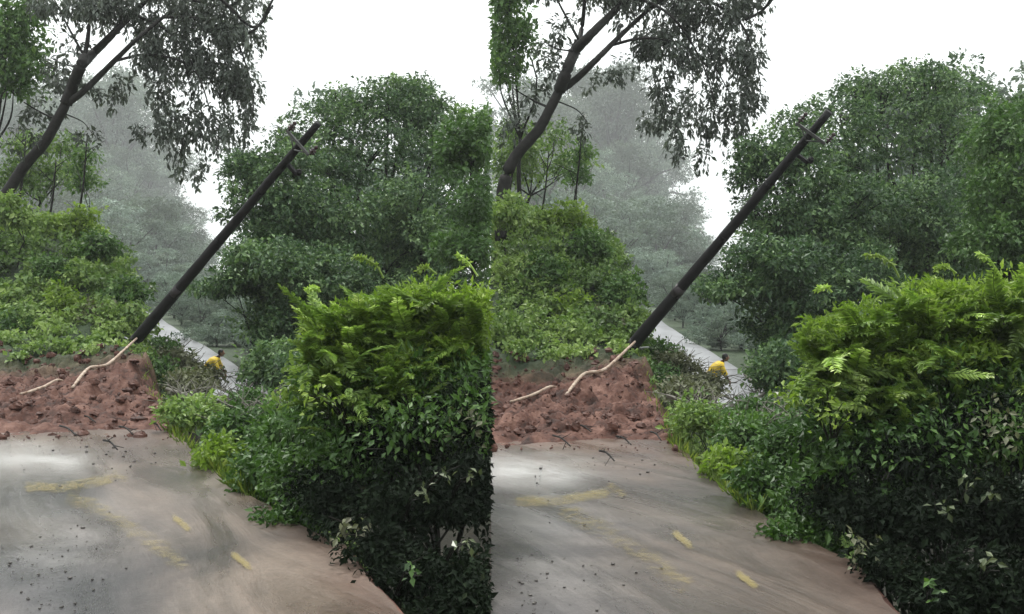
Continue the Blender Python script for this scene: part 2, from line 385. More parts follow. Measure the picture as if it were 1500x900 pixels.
# ------------------------------------------------------------------ ground: one sheet out to the horizon
gp = np.concatenate([np.arange(-9000, -400, 400.), np.arange(-400, 0, 40.), np.arange(0, 718, 3), [718.2, 719.8], np.arange(723, 1520, 3), np.arange(1560, 2400, 60.), np.arange(2500, 9000, 400.)])
dd = np.concatenate([[.3, .8, 1.5, 2.2, 3], np.geomspace(3.5, 11.5, 70), np.geomspace(11.6, 20, 170), np.geomspace(20.4, 40, 60), np.geomspace(42, 230, 45), [300, 420, 600]])
GP, DD = np.meshgrid(gp, dd); LPX = lpx(GP); zz = Z(LPX, DD)
rt = GP >= SEAM; zz = np.where(rt, CAMZ + (zz - 1.6) * 1.07 - 1.85 / F * DD, zz)
near = 1 - smooth(2.5, 4.2, DD); zz = zz * (1 - near) + near * np.where(rt, -.06, 0) * smooth(1, 4, DD)
XX = (GP - 750) / F * DD
oo = offedge(LPX, DD)
red = (1 - smooth(.3, .8, oo)) * (1 - smooth(18.6, 20, DD)) * (DD > 1)
def sheet(X, Y, Zv):
    a, b = X.shape; V = np.stack([X.ravel(), Y.ravel(), Zv.ravel()], 1)
    i = (np.arange(a - 1)[:, None] * b + np.arange(b - 1)[None, :]).ravel()
    return V, np.stack([i, i + 1, i + b + 1, i + b], 1)
V, Fc = sheet(XX, DD, zz)
# the ground behind the viewpoint
n0 = len(V); yb = [.3, -2, -10, -60, -400]; xb = np.unique(np.concatenate([XX[0][::6], [XX[0][0], XX[0][-1]]]))
g2x, g2y = np.meshgrid(np.array([-600, -100, -30, -10, -4, 0, 4, 10, 30, 100, 600.]), np.array([.31, -2, -10, -60, -240.][::-1]))
V2, F2 = sheet(g2x, g2y, np.full(g2x.shape, -.02)); V = np.concatenate([V, V2]); Fc = np.concatenate([Fc, F2 + n0])
rattr = np.concatenate([red.ravel(), np.full(len(V2), .6)])
link('ground', mesh_np('ground', V, Fc, M['soil'], smoothf=True, attrs={'red': rattr, 'green': np.concatenate([(smooth(17.5, 19.5, DD)).ravel(), np.zeros(len(V2))])}), kind='structure')

# ------------------------------------------------------------------ per valley
def build(s):
    S = s.name; rng = s.rng; by = f'in the {S} half of the view'
    # --- muddy road sheet
    f = np.linspace(0, 1, 150); ds = np.concatenate([[1.2, 2, 3], np.geomspace(3.6, 16.5, 170)])
    lo = -500 if s.i == 0 else 200 + (SEAM - 930) / 1.07
    X, Y, Zr, G1, PU, FO, RM = [], [], [], [], [], [], []
    for d in ds:
        e = edge(d) - (2 + .10 * fbm(d, 0, 1.3, 3, 5) / d * F) + 10 * fbm(d, 0, 5, 2, 9)
        if s.i == 0: e = min(e, SEAM)
        if s.i == 1 and d < 4: lo_ = lo
        lo_ = lo if s.i == 1 else -500 - 4000 / d
        px = lo_ + (e - lo_) * f
        x = (s.gpx(px) - 750) / F * d
        z0 = np.zeros_like(px) if s.i == 0 else np.full_like(px, CAMZ - 1.6 * 1.07 - 1.85 / F * d)
        mound = Z(px, np.full_like(px, d))
        hz = .006 + .010 * fbm(x, d, .8, 3, 21) 
        X.append(x); Y.append(np.full_like(px, d)); Zr.append(z0 + hz * 1.0)
        py = 450 + 1.6 / d * F
        g = np.exp(-((px - 60) / 170) ** 2) * smooth(640, 860, py) + .9 * smooth(230, 60, px) * np.exp(-((py - 700) / 60) ** 2) + .45 * smooth(800, 640, py) * smooth(150, 330, px)
        G1.append(np.clip(g + .5 * fbm(x, d, 1.1, 4, 31), 0, 1))
        pud = np.exp(-((px - 50) / 95) ** 2 - ((py - 678) / 30) ** 2) * 1.3 + .8 * np.exp(-((px - 20) / 80) ** 2 - ((py - 770) / 60) ** 2)
        RM.append(np.clip(smooth(9.6, 12.8, d) * (.75 + 1.2 * fbm(x, d, 1.5, 4, 61)) + smooth(110, 10, e - px) * smooth(8.5, 6.5, d) * (.6 + fbm(x, d, 2, 3, 62)), 0, 1))
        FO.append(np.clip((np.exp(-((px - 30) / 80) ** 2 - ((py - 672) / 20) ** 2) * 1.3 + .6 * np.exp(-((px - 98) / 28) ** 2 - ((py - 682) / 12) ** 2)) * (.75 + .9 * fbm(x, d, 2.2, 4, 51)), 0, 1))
        PU.append(np.clip(pud + .4 * fbm(x, d, 1.4, 3, 41), 0, 1))
    X, Y, Zr = map(np.array, (X, Y, Zr)); V, Fc = sheet(X, Y, Zr + .008)
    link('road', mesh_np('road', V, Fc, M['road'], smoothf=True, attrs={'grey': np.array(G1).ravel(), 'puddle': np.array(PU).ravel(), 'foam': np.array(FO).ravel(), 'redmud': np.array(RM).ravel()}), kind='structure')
    def onroad(px, py):
        d = 1.6 * F / (py - 450)
        p = s.W(px, py, d); p[2] = float(CAMZ + (0 - 1.6) * s.k - (0 if s.i == 0 else 1.85 / F * d)) + .022; return p
    # --- worn yellow markings
    def marking(pts, wpx, a, label=None):
        P = []
        for i in range(len(pts) - 1):
            for t in np.linspace(0, 1, 14, endpoint=(i == len(pts) - 2)):
                P.append(np.array(pts[i]) * (1 - t) + np.array(pts[i + 1]) * t)
        P = np.array(P); T = np.gradient(P, axis=0); T /= np.linalg.norm(T, axis=1)[:, None]; Nn = np.stack([-T[:, 1], T[:, 0]], 1)
        rows = []; tin = []
        for j, u in enumerate(np.linspace(-1, 1, 9)):
            endf = np.minimum(1, np.minimum(np.arange(len(P)), np.arange(len(P))[::-1]) / 4)
            rows.append([onroad(*(p + n * u * wpx)) for p, n in zip(P, Nn)]); tin.append(a * (1 - abs(u) ** 2) * endf - .25 * (1 - endf) - .2 * abs(u) ** 3)
        R = np.array(rows); V = R.reshape(-1, 3); a_, b_ = R.shape[:2]
        i = (np.arange(a_ - 1)[:, None] * b_ + np.arange(b_ - 1)[None, :]).ravel()
        link('road_marking', mesh_np('road_marking', V, np.stack([i, i + 1, i + b_ + 1, i + b_], 1), M['mark'], np.array(tin).ravel()), kind='structure')
    marking([(244, 752), (288, 790)], 8, .48)
    marking([(328, 806), (378, 846)], 8, .48)
    marking([(20, 716), (90, 718), (190, 700)], 13, .36)
    marking([(150, 690), (200, 715)], 11, .3)
    marking([(80, 722), (150, 752), (225, 800), (290, 850)], 26, .24)
    # --- grit and pebbles washed over the road
    b = MB()
    for q in range(260):
        u = rng.random() * .86
        if u < .42: px, py = 60 + 26 * rng.normal(), 845 + 38 * rng.normal()
        elif u < .62: px, py = 120 + 60 * rng.normal(), 800 + 40 * rng.normal()
        elif u < .85: px, py = rng.uniform(10, 230), 655 + abs(rng.normal()) * 26
        else: py = rng.uniform(660, 900); px = float(edge(1.6 * F / (py - 450))) - abs(rng.normal()) * 60
        if py < 640 or px > float(edge(1.6 * F / (py - 450))) - 8: continue
        p = onroad(px, py)
        if not s.keep(p[None] + ([[.05, 0, 0]] if s.i == 0 else [[-.05, 0, 0]]))[0]: continue
        rr = (.003 + .011 * rng.random() ** 5) * (1.6 if py < 700 else 1); b.ball(p, rr * (.7 + .6 * rng.random(3)) * [1, 1, .6], 5, 3, .4, rng)
    link('grit', b.mesh('grit', M['grit'], sm=False), kind='stuff', label=f'dark grit and small pebbles washed over the {S} muddy road', category='gravel')
    # --- far wet road
    A = np.array([(240 - 750) / F * 60, 60]); B = np.array([(378 - 750) / F * 36, 36]); t = (A - B) / np.linalg.norm(A - B); q = np.array([-t[1], t[0]])
    rows = []
    for u in np.linspace(0, 2.3, 7):
        row = []
        for v in np.linspace(-4, 60, 60):
            bend = -.004 * max(0, v - 26) ** 2
            p = B + t * v + q * u + q * (-bend); px = p[0] / p[1] * F + 750
            row.append([(s.gpx(px) - 750) / F * p[1], p[1], float(s.gz(px, p[1])) * 1 + .12])
        rows.append(row)
    R = np.array(rows); sm = R[:, :, 2].mean(0); R[:, :, 2] = .5 * R[:, :, 2] + .5 * sm; a_, b_ = R.shape[:2]
    i = (np.arange(a_ - 1)[:, None] * b_ + np.arange(b_ - 1)[None, :]).ravel()
    link('far_road', mesh_np('far_road', R.reshape(-1, 3), np.stack([i, i + 1, i + b_ + 1, i + b_], 1), M['wetroad'], smoothf=True), kind='structure')
    # --- clods of the red slide
    b = MB(); nC = 1900
    for _ in range(nC):
        d = 12.4 + 7.0 * rng.random() ** .8; e = float(edge(d)); px = -70 + (e + 60) * rng.random() if s.i == 0 else -2 + (e - 2) * rng.random()
        if d < 13.6 and rng.random() < .6: continue
        r = (.009 + .075 * rng.random() ** 9); p = s.G(px, d)
        if not s.keep(p[None])[0]: continue
        if d < 12.9: p[2] = float(CAMZ - 1.6 * s.k) + .02
        b.ball(p + [0, 0, r * .12], r * (.7 + .7 * rng.random(3)) * [1, 1, .75], 8, 5, .55, rng)
    link('soil_clods', b.mesh('soil_clods', M['clod'], sm=False), kind='stuff', label=f'loose red earth clods of the slide across the {S} road', category='soil')
    # --- sticks lying in the slide and stones
    for j, (pts, r, lb) in enumerate([
        ([(106, 578, 16.2), (128, 563, 17.5), (155, 541, 17.4), (178, 520, 18.1), (200, 499, 19.4)], (.045, .055, .055, .045, .04), f'long pale stripped root running from slide to foot of leaning pole, {S} half'),
        ([(30, 583, 15.4), (52, 574, 15.9), (72, 566, 16.4), (92, 560, 16.8)], (.03, .045, .042, .03), f'short pale stripped root lying on top of the red slide, {S} half')]):
        P = [s.W(*p) for p in pts]; org = P[0]; b = MB()
        pp = spline(P, 5)
        for p in pp:
            g = p[0] / p[1] * F + 750; lp = g if s.i == 0 else 200 + (g - 930) / 1.07; p[2] = max(p[2], float(s.gz(lp, p[1])) + .06)
        pz = np.array([p[2] for p in pp])
        for _ in range(4): pz[1:-1] = (pz[:-2] + pz[1:-1] + pz[2:]) / 3
        for p, z_ in zip(pp, pz): p[2] = z_ + .02
        df = max(float(s.gz((p[0] / p[1] * F + 750) if s.i == 0 else 200 + (p[0] / p[1] * F + 750 - 930) / 1.07, p[1])) + .035 - p[2] for p in pp)
        for p in pp: p[2] += max(0, df)
        b.tube(pp, np.interp(np.linspace(0, 1, len(pp)), np.linspace(0, 1, len(r)), r) * s.k * .52, 8, .3, rng)
        o = link('stripped_root', b.mesh('stripped_root', M['root'], org), None, tuple(org)); o['label'] = lb; o['category'] = 'root'; o['group'] = f'pale roots on the {S} slide'
    for j, (x0, y0, x1, y1) in enumerate([(88, 627, 112, 642), (152, 648, 172, 662), (118, 612, 140, 622), (222, 622, 236, 634), (175, 628, 195, 640)]):
        d = 1.6 * F / ((y0 + y1) / 2 - 450 + 6); p0 = s.W(x0, y0 - 3, d); p1 = s.W(x1, y1 - 3, d * .97); b = MB()
        pp = spline([p0, (p0 + p1) / 2 + [0, 0, .03], p1], 4); b.tube(pp, np.linspace(.014, .007, len(pp)), 6, .2, rng)
        for q in (2, 4, 6): b.tube([pp[q], pp[q] + (p1 - p0) * .2 + rng.normal(size=3) * .05], [.006, .003], 4)
        o = link('broken_stick', b.mesh('broken_stick', M['bark'], p0), None, tuple(p0))
        o['label'] = f'dark broken stick at the lower rim of the red slide, {S} half'; o['category'] = 'stick'; o['group'] = f'dark sticks in the {S} slide'
    # --- leaning pole
    d0, d1 = 19.9, 16.8; foot = s.W(200, 497, d0); top = s.W(466, 181, d1); ax = (top - foot); Lp = np.linalg.norm(ax); ax = ax / Lp
    t_ = thing('utility_pole', foot, f'dark leaning utility pole with small crossarm at its tip, {S} half', 'utility pole')
    side = unit(np.cross(ax, np.array([0, 1.0, 0]))); dep = np.cross(side, ax)
    def mk(nm, m, fn, par=None, sm=True):
        b = MB(); fn(b); o = link(nm, b.mesh(nm, m, foot, sm), par or t_); return o
    k = s.k
    mk('shaft', M['pole'], lambda b: b.tube([foot - ax * .15] + [foot + ax * Lp * u for u in np.linspace(0, 1, 24)], [.108 * k] + list(np.linspace(.110, .058, 24) * k), 14, .12, rng))
    for u, ln, rr, mm in ((.255, .22, .099, 'poleband'), (.50, .05, .087, 'pole'), (.72, .06, .075, 'pole'), (.0, .05, .114, 'poleband')):
        mk('band', M[mm], lambda b: b.tube([foot + ax * (Lp * u - ln / 2), foot + ax * (Lp * u + ln / 2)], rr * k, 14))
    ca = foot + ax * Lp * .925 + dep * -.11
    def arm(b): b.box(ca + side * .02, [side, ax, dep], (.27 * k, .022 * k, .018 * k))
    xa = mk('crossarm', M['armsteel'], arm, sm=False)
    for sg in (-1, 1):
        c0 = ca + side * sg * .26 * k
        o = mk('insulator', M['porcelain'], lambda b: [b.tube([c0 + ax * .03, c0 + ax * .2], .018, 8), b.tube([c0 + ax * .07, c0 + ax * .085, c0 + ax * .10], [.03, .062, .03], 12), b.tube([c0 + ax * .12, c0 + ax * .135, c0 + ax * .15], [.03, .055, .03], 12), b.ball(c0 + ax * .20, .035)], xa)
        mk('brace', M['armsteel'], lambda b: b.tube([ca + side * sg * .2 * k, foot + ax * Lp * .90 + dep * -.1], .013, 6))
    c2 = foot + ax * Lp * .845
    mk('bracket', M['pole'], lambda b: [b.box(c2 - side * .16, [side, ax, dep], (.12, .03, .03)), b.ball(c2 - side * .28 + ax * .06, (.05, .05, .06)), b.tube([c2 - side * .28, c2 - side * .28 + ax * .12], .02, 6)], sm=False)
    mk('stay_bracket', M['steel'], lambda b: [b.tube([foot - side * .26 + ax * .10, foot - side * .05 - ax * .12, foot + side * .12 - ax * .24], .018, 6), b.tube([foot - side * .20 - ax * .02, foot - ax * .2 + side * .2], .014, 6)])
    # --- hanging tree at the left
    D = 24; org = s.G(8 if s.i else 2, D); tr = thing('overhanging_tree', org, f'dark tree with slanting forked trunk and drooping crown at top left of the {S} half', 'tree')
    def P3(l): return [s.W(a, b_, c) for a, b_, c in l]
    b = MB()
    tp = spline(([s.W(17, 360, D), s.W(18, 310, D), s.W(22, 276, D)] if s.i else [s.W(-60, 400, D), s.W(-30, 345, D), s.W(14, 277, D)]) + P3([ (36, 243, D), (67, 207, D - .1), (84, 176, D - .2), (99, 148, D - .3)]), 5)
    b.tube(tp, np.linspace(.145, .10, len(tp)) * k, 12, .12, rng)
    link('trunk', b.mesh('trunk', M['bark'], org), tr)
    limbs = [([(97, 152), (108, 122), (118, 98), (124, 84)], .135, .11), ([(122, 92), (128, 62), (131, 30), (133, -20)], .06, .03), ([(120, 95), (140, 75), (165, 50), (195, 20), (235, -20)], .11, .05),
             ([(98, 152), (120, 136), (145, 112), (167, 90), (200, 58), (240, 25), (280, 0)], .085, .03), ([(167, 90), (215, 80), (265, 90), (300, 120)], .035, .015), ([(240, 25), (300, 30), (345, 60), (365, 110)], .04, .015),
             ([(235, -20), (310, -10), (370, 40), (400, 8)], .05, .025), ([(352, 55), (375, 42), (388, 22), (402, -5)], .03, .025), ([(195, 20), (250, 50), (290, 110), (310, 170)], .035, .012),
             ([(124, 84), (100, 40), (80, 0)], .03, .015), ([(84, 176), (60, 165), (35, 150)], .03, .012), ([(118, 98), (95, 95), (75, 85)], .02, .01), ([(90, 165), (120, 178), (135, 195)], .018, .008), ([(280, 0), (330, 10), (370, -10)], .04, .02),
             ([(270, 90), (280, 150), (262, 230)], .014, .006), ([(310, 120), (335, 170), (336, 225)], .014, .006), ([(365, 110), (372, 150), (360, 195)], .012, .006)]
    for l, r0, r1 in limbs:
        b = MB(); pp = spline([s.W(a, c, D - .3 + .35 * rng.normal() * (i > 0)) for i, (a, c) in enumerate(l)], 5)
        b.tube(pp, np.linspace(r0, r1, len(pp)) * k, 7, .1, rng); link('limb', b.mesh('limb', M['bark'], org), tr)
    A1 = LP(s, [(150, 5, D, 60, 35), (215, 15, D, 60, 45), (280, 25, D, 60, 50), (335, 40, D, 48, 55), (300, 100, D, 65, 55), (240, 80, D, 40, 45), (350, 115, D, 28, 55), (90, -5, D, 45, 22), (200, -20, D, 120, 30), (330, -15, D, 60, 35)], 1.0)
    leaves_obj(s, 'crown', tr, org, A1, 20000, .12, M['hang'], cl=16, spread=.085, hang=.42, down=1.3, asp=.42, shell=(.2, 1.05), sub=9)
    A2 = LP(s, [(255, 190, D, 18, 45), (278, 165, D, 24, 50), (310, 175, D, 25, 48), (338, 180, D, 18, 50), (362, 160, D, 12, 45), (262, 225, D, 8, 18), (235, 130, D, 22, 30), (240, 175, D, 18, 14), (215, 186, D, 20, 8), (290, 235, D, 6, 22)], .7)
    leaves_obj(s, 'hanging_sprays', tr, org, A2, 3000, .135, M['hang'], cl=14, spread=.07, hang=.4, down=1.4, asp=.42, shell=(.1, 1.05))
    A3 = LP(s, [(100, 60, D, 28, 30), (75, 100, D, 25, 30), (95, 110, D, 22, 25), (150, 130, D, 35, 15), (60, 150, D, 30, 22), (130, 195, D, 14, 16), (175, 115, D, 22, 22), (35, 190, D, 30, 30)], .6)
    leaves_obj(s, 'side_sprays', tr, org, A3, 1500, .13, M['hang'], cl=12, spread=.09, hang=.25, down=.7, asp=.45, shell=(.1, 1.05))
    # --- leafy crown at the very left edge
    plant(s, 'edge_tree', f'yellow green leafy tree cut by the edge at top left of the {S} half', 'tree', -25 if s.i == 0 else 48, 27,
          [(25, 15, 26, 34, 40), (15, 25, 26, 38, 50), (5, 80, 26, 36, 45), (22, 60, 26, 34, 40), (14, 110, 26, 30, 30), (38, 90, 26, 20, 40), (20, 125, 26, 26, 22), (-40, 60, 27, 50, 90)] , 7500, .15, 'treeyel', r0=.07, rd=.8, cl=14, spread=.2)
    plant(s, 'hillside_tree', f'soft green small tree on the hill crest behind the slanting trunk, {S} half', 'tree', 52, 30,
          [(30, 220, 30, 40, 45), (60, 260, 30, 45, 35), (20, 270, 30, 40, 35), (105, 250, 31, 35, 30), (90, 215, 31, 28, 25)], 5200, .13, 'creeper', r0=.06, rd=.8, cl=14, spread=.17, tb=-.12)
    plant(s, 'sapling', f'small yellow green sapling on the hill crest right of the slanting trunk, {S} half', 'sapling', 122, 27,
          [(122, 237, 27, 20, 24), (118, 270, 27, 26, 18)], 1100, .11, 'treeyel', r0=.025, rd=.4, cl=12, spread=.11)
    for (a, c, e, f_, lb) in ((66, 300, 82, 235, 'first'), (20, 262, 38, 200, 'second'), (110, 250, 128, 195, 'third')):
        p0 = s.G(a, 26.2); p1 = s.W(e, f_, 26); b = MB(); b.tube(spline([p0 - [0, 0, .3], (p0 + p1) / 2 + [.06, 0, 0], p1], 4), np.linspace(.035, .012, 9), 6, .1, rng)
        for q in range(6):
            c0 = p0 + (p1 - p0) * (.4 + .1 * q)
            if s.i and a < 30: continue
            b.tube([c0, c0 + np.array([rng.normal() * .25, rng.normal() * .2, .25 + .2 * rng.random()])], [.012, .005], 5)
        if s.keep(p0[None])[0]:
            o = link('bare_sapling', b.mesh('bare_sapling', M['bark'], p0), None, tuple(p0)); o['category'] = 'sapling'; o['group'] = f'thin bare saplings on the {S} hill'
            o['label'] = f'thin bare dark sapling standing up from the creepers of the {S} hill'
    # --- creeper on the hill (ground cover)
    lm = []
    for _ in range(330):
        px = rng.uniform(-90 if s.i == 0 else 2, 212); d = 18.9 + 10.6 * rng.random() ** .9
        if px > 180 and d > 25: continue
        q = (.16 + .34 * rng.random() ** 1.5) * (.5 if px > 185 or d < 20 else 1); lm.append((s.G(px, d) + [0, 0, q * .25 + .05], np.array([q * 1.2, q, q * (.55 + .3 * rng.random())])))
    V, Fc, T = crown_leaves(s, lm, 52000, .095, asp=.68, cl=12, spread=.07, down=.4, shell=(.7, 1.05), sub=3)
    T = np.clip(T * .75 + .75 * (vnoise(V[:, 0] + s.i * 9, V[:, 2] * 1.2, 1.1, 19) - .35), 0, 1)
    me = mesh_np('creeper', V, Fc, M['creeper'], T)
    link('creeper', me, kind='stuff', label=f'tangled green creeper covering the hillside above the {S} slide', category='creeper')
    for px, py, d, rx, ry, mm, lb in [(140, 360, 23.6, 26, 24, 'mid', 'dark leafy bush on the crest edge of the creeper hill'), (75, 395, 22.4, 30, 24, 'mid', 'dark green patch of bush in the upper middle of the creeper hill'), (150, 465, 21.2, 26, 22, 'dry', 'dull olive bush low on the right flank of the creeper hill'), (20, 480, 20.8, 34, 26, 'treeyel', 'yellowish bush low at the left of the creeper hill'), (196, 462, 21.2, 22, 24, 'creeper', 'ragged green bush just above the foot of the leaning pole'), (184, 425, 22, 24, 24, 'treeyel', 'yellowish ragged bush on the right shoulder of the creeper hill'), (24, 308, 22.8, 30, 30, 'creeper', 'leafy bush hiding the foot of the slanting trunk'), (108, 455, 21.5, 40, 48, 'lime', 'bright lime green bush in the middle of the creeper hill'), (55, 335, 25, 45, 30, 'creeper', 'mid green bush high on the creeper hill near the trunk'),
                                  (110, 322, 25, 38, 26, 'lime', 'yellow green bush at the top of the creeper hill'), (165, 420, 23, 26, 36, 'creeper', 'green bush on the right flank of the creeper hill'),
                                  (40, 430, 22, 36, 36, 'creeper', 'green bush at the left side of the creeper hill'), (180, 480, 22, 26, 28, 'mid', 'dark green bush at the foot of the leaning pole'), (70, 515, 19.8, 55, 22, 'creeper', 'low leafy green bush overhanging the back of the slide'),
                                  (150, 515, 20.2, 38, 18, 'mid', 'low green bush right of the slide rim')]:
        plant(s, 'hill_bush', lb + f', {S} half', 'bush', px, d + .3, [(px, py, d, rx, ry, s.m(rx, d) * .6), (px + rx * .5, py + ry * .4, d - .1, rx * .6, ry * .55, .3), (px - rx * .5, py + ry * .35, d - .1, rx * .6, ry * .55, .3)],
              1500, .105, mm, r0=.02, cl=12, spread=.11, asp=.6)
    # --- verge between the road and the valley
    lm = []
    for _ in range(330):
        d = math.exp(rng.uniform(math.log(8.5), math.log(31))); o = rng.uniform(.12, 4.2); px = float(edge(d)) + o / d * F
        if px > 520: continue
        q = (.08 + .16 * rng.random()) * (1 if o > .4 else .6) * (1 + d / 40); lm.append((s.G(px, d) + [0, 0, q * .4], np.array([q * 1.3, q * 1.2, q * .8])))
    V, Fc, T = crown_leaves(s, lm, 42000, .07, asp=.5, cl=10, spread=.06, down=.1, shell=(.5, 1.08), sub=2)
    link('verge_weeds', mesh_np('verge_weeds', V, Fc, M['creeper'], T), kind='stuff', label=f'low leafy weeds between the {S} road and the valley', category='weeds')
    n = 9000; d = np.exp(rng.uniform(math.log(4.8), math.log(20), n)); px = edge(d) + (rng.random(n) ** 1.6 * .8 - .04) * F / d; dens = np.where(d < 8.8, 0, np.where(d > 14, .25, .8))
    kp = rng.random(n) < dens; px, d = px[kp], d[kp]; x = (s.gpx(px) - 750) / F * d; P = np.stack([x, d, s.gz(px, d) - .02], 1); P = P[s.keep(P)]; m_ = len(P)
    Dv = rng.normal(size=(m_, 3)) * [.5, .5, .1] + [0, 0, 1]; Nv = rng.normal(size=(m_, 3)) * [1, 1, .1] + [0, -1, 0]; L = (.06 + .20 * rng.random(m_) ** 1.8) * (1 - .35 * smooth(12, 17, P[:, 1]))
    V, Fc, T = leafarrays(P, Dv, Nv, L, L * .09 + .004, rng.random(m_))
    link('grass', mesh_np('grass', V, Fc, M['grass'], T), kind='stuff', label=f'yellow green grass along the broken edge of the {S} road', category='grass')
    for px, py, d, rx, ry, mm, lb in [(435, 625, 10.5, 50, 40, 'mid', 'dark green scrub merging into the bright bush'), (400, 650, 10.6, 40, 34, 'mid', 'ragged dark shrub in the hollow of the verge'), (455, 560, 11.5, 44, 34, 'lime', 'loose lime foliage spilling from the left of the bright bush'), (285, 600, 13.5, 38, 28, 'creeper', 'leafy green weed clump beside the road edge'), (345, 625, 12, 40, 34, 'mid', 'rough green shrub behind the road edge'),
                                  (232, 545, 19, 30, 22, 'mid', 'green shrub just below the pole foot'), (395, 615, 12.5, 45, 26, 'treeyel', 'olive shrub beside the far road end'),
                                  (385, 690, 9.2, 42, 55, 'mid', 'lush green shrub overhanging the middle of the road edge'), (330, 660, 10.6, 30, 24, 'lime', 'small lime shrub touching the road edge'),
                                  (440, 690, 8.6, 50, 70, 'mid', 'dark green shrub behind the lush road edge shrub'), (425, 755, 7.9, 45, 34, 'mid', 'low dark shrub on the broken road corner'),
                                  (375, 590, 15, 34, 20, 'mid', 'green scrub right of the stooping person'), (430, 600, 14, 40, 24, 'mid', 'dark scrub under the low spreading tree'), (232, 508, 22.5, 20, 13, 'mid', 'low green tangle hiding the near side of the far road'), (293, 549, 21, 24, 11, 'dry', 'grey tangle of brush at the feet of the stooping person'), (250, 525, 22, 26, 14, 'dry', 'greyish scrub between the pole foot and the far road'),
                                  (275, 560, 17, 30, 20, 'dry', 'tangled olive scrub left of the stooping person')]:
        plant(s, 'verge_shrub', lb + f', {S} half', 'shrub', px + 5, d + .35, [(px, py, d, rx, ry, s.m(rx, d) * .8), (px + rx * .5, py + ry * .4, d - .1, rx * .6, ry * .6, .25), (px - rx * .4, py + ry * .4, d - .05, rx * .6, ry * .55, .25)],
              1800, .045 + .0022 * d, mm, r0=.015, cl=12, spread=.03 + .005 * d, asp=.55, shell=(.3, 1.06))
    # --- fallen grey branches in front of the far road
    for j, l in enumerate([[(235, 505, 26), (262, 530, 24), (285, 560, 22)], [(262, 508, 27), (290, 540, 25), (330, 572, 23)], [(300, 560, 23), (345, 580, 21), (395, 602, 19)], [(250, 540, 23), (290, 552, 22), (340, 552, 22)],
                           [(350, 540, 24), (372, 565, 23), (385, 590, 22)], [(360, 575, 22), (400, 560, 22), (430, 565, 21)], [(330, 585, 20), (360, 572, 21), (375, 545, 22)], [(220, 500, 25), (240, 530, 23), (250, 560, 21)], [(385, 520, 24), (380, 545, 24), (395, 580, 23)], [(245, 570, 16.5), (290, 585, 15.5), (335, 610, 14.5)], [(270, 600, 14.5), (310, 592, 15), (360, 600, 14.5)], [(320, 625, 13), (370, 600, 14), (430, 598, 13.5)], [(225, 505, 23), (255, 512, 23), (285, 530, 22)], [(222, 520, 22), (262, 522, 22.5), (310, 548, 22)], [(350, 640, 12), (385, 615, 12.5), (440, 600, 12.5)]]):
        P = [s.W(*p) for p in l]; b = MB(); pp = spline(P, 4); b.tube(pp, np.linspace(.032, .010, len(pp)), 6, .2, rng)
        for q in range(22):
            c0 = pp[rng.integers(1, len(pp) - 1)]; e = c0 + np.array([rng.normal() * .3, rng.normal() * .25, .05 + .3 * rng.random()]); b.tube(spline([c0, (c0 + e) / 2 + rng.normal(size=3) * .05, e], 3), np.linspace(.012, .003, 7), 4)
        o = link('fallen_branch', b.mesh('fallen_branch', M['twig'], P[0]), None, tuple(P[0])); o['category'] = 'branch'; o['group'] = f'fallen grey branches in the {S} verge brush'
        o['label'] = f'grey leafless fallen branch tangled in the verge brush, {S} half'
    # --- pale broad leaved plant
    org = s.G(425, 15.5); t2 = thing('pale_leaved_plant', org, f'low plant with whitish drooping leaves left of the bright bush, {S} half', 'plant')
    b = MB(); Pp, Dp = [], []
    for q in range(26):
        tip = s.W(rng.uniform(388, 470), rng.uniform(560, 580), 15 + rng.random()); 
        b.tube(spline([org, (org + tip) / 2 + [0, 0, .25], tip], 4), np.linspace(.012, .005, 9), 5)
        for _ in range(2): Pp.append(tip + rng.normal(size=3) * .03); Dp.append([rng.normal(), rng.normal() * .5 - .3, -.5])
    link('stalks', b.mesh('stalks', M['stem'], org), t2)
    Pp = np.array(Pp); kn = s.keep(Pp); Pp = Pp[kn]; Dp = np.array(Dp)[kn]; L = .10 + .10 * rng.random(len(Pp))
    V, Fc, T = leafarrays(Pp, Dp, np.tile([0, -.4, 1.0], (len(Pp), 1)), L, L * .5, rng.random(len(Pp))); link('leaves', mesh_np('leaves', V - org, Fc, M['pale'], T), t2)
    # --- person in a yellow coat stooping by the far road
    person(s)
    # --- trees on the right
    tk = dict(cl=16, spread=.15, asp=.5, rd=None)
    def tree(lb, px, d, arr, n, m='treeleaf', L=.095, rd=1.1, **kw):
        plant(s, 'valley_tree', lb + f', {S} half', 'tree', px, d, arr, int(n * 1.8), L, m, r0=kw.pop('r0', .16), rd=rd, cl=16, spread=kw.pop('spread', .10), asp=.55, sub=11, shell=(.62, 1.08), **kw)
    tree('tall dark green tree behind the tip of the leaning pole', 560, 25.5, [(612, 132, 26, 42, 24), (570, 138, 26, 34, 22), (500, 150, 25.6, 34, 24), (545, 225, 25, 95, 80), (602, 175, 25.4, 62, 50), (480, 185, 25, 48, 38), (538, 150, 25.6, 28, 28), (630, 240, 25, 75, 70), (640, 165, 26, 40, 28), (480, 250, 24.6, 60, 60), (600, 140, 26, 28, 20), (560, 320, 25.4, 120, 60), (430, 350, 25, 60, 50), (520, 380, 25.4, 80, 60), (600, 420, 25.4, 100, 60), (420, 200, 25, 30, 24)], 23000)
    tree('rounded dark green tree crossed by the middle of the leaning pole', 420, 23, [(385, 265, 22.6, 52, 50), (365, 245, 22.8, 32, 30), (440, 300, 22.4, 70, 60), (375, 320, 22.6, 42, 42), (420, 350, 22.6, 62, 45), (500, 320, 22.6, 62, 55), (480, 375, 22.4, 60, 40), (430, 240, 22.8, 40, 36)], 15000)
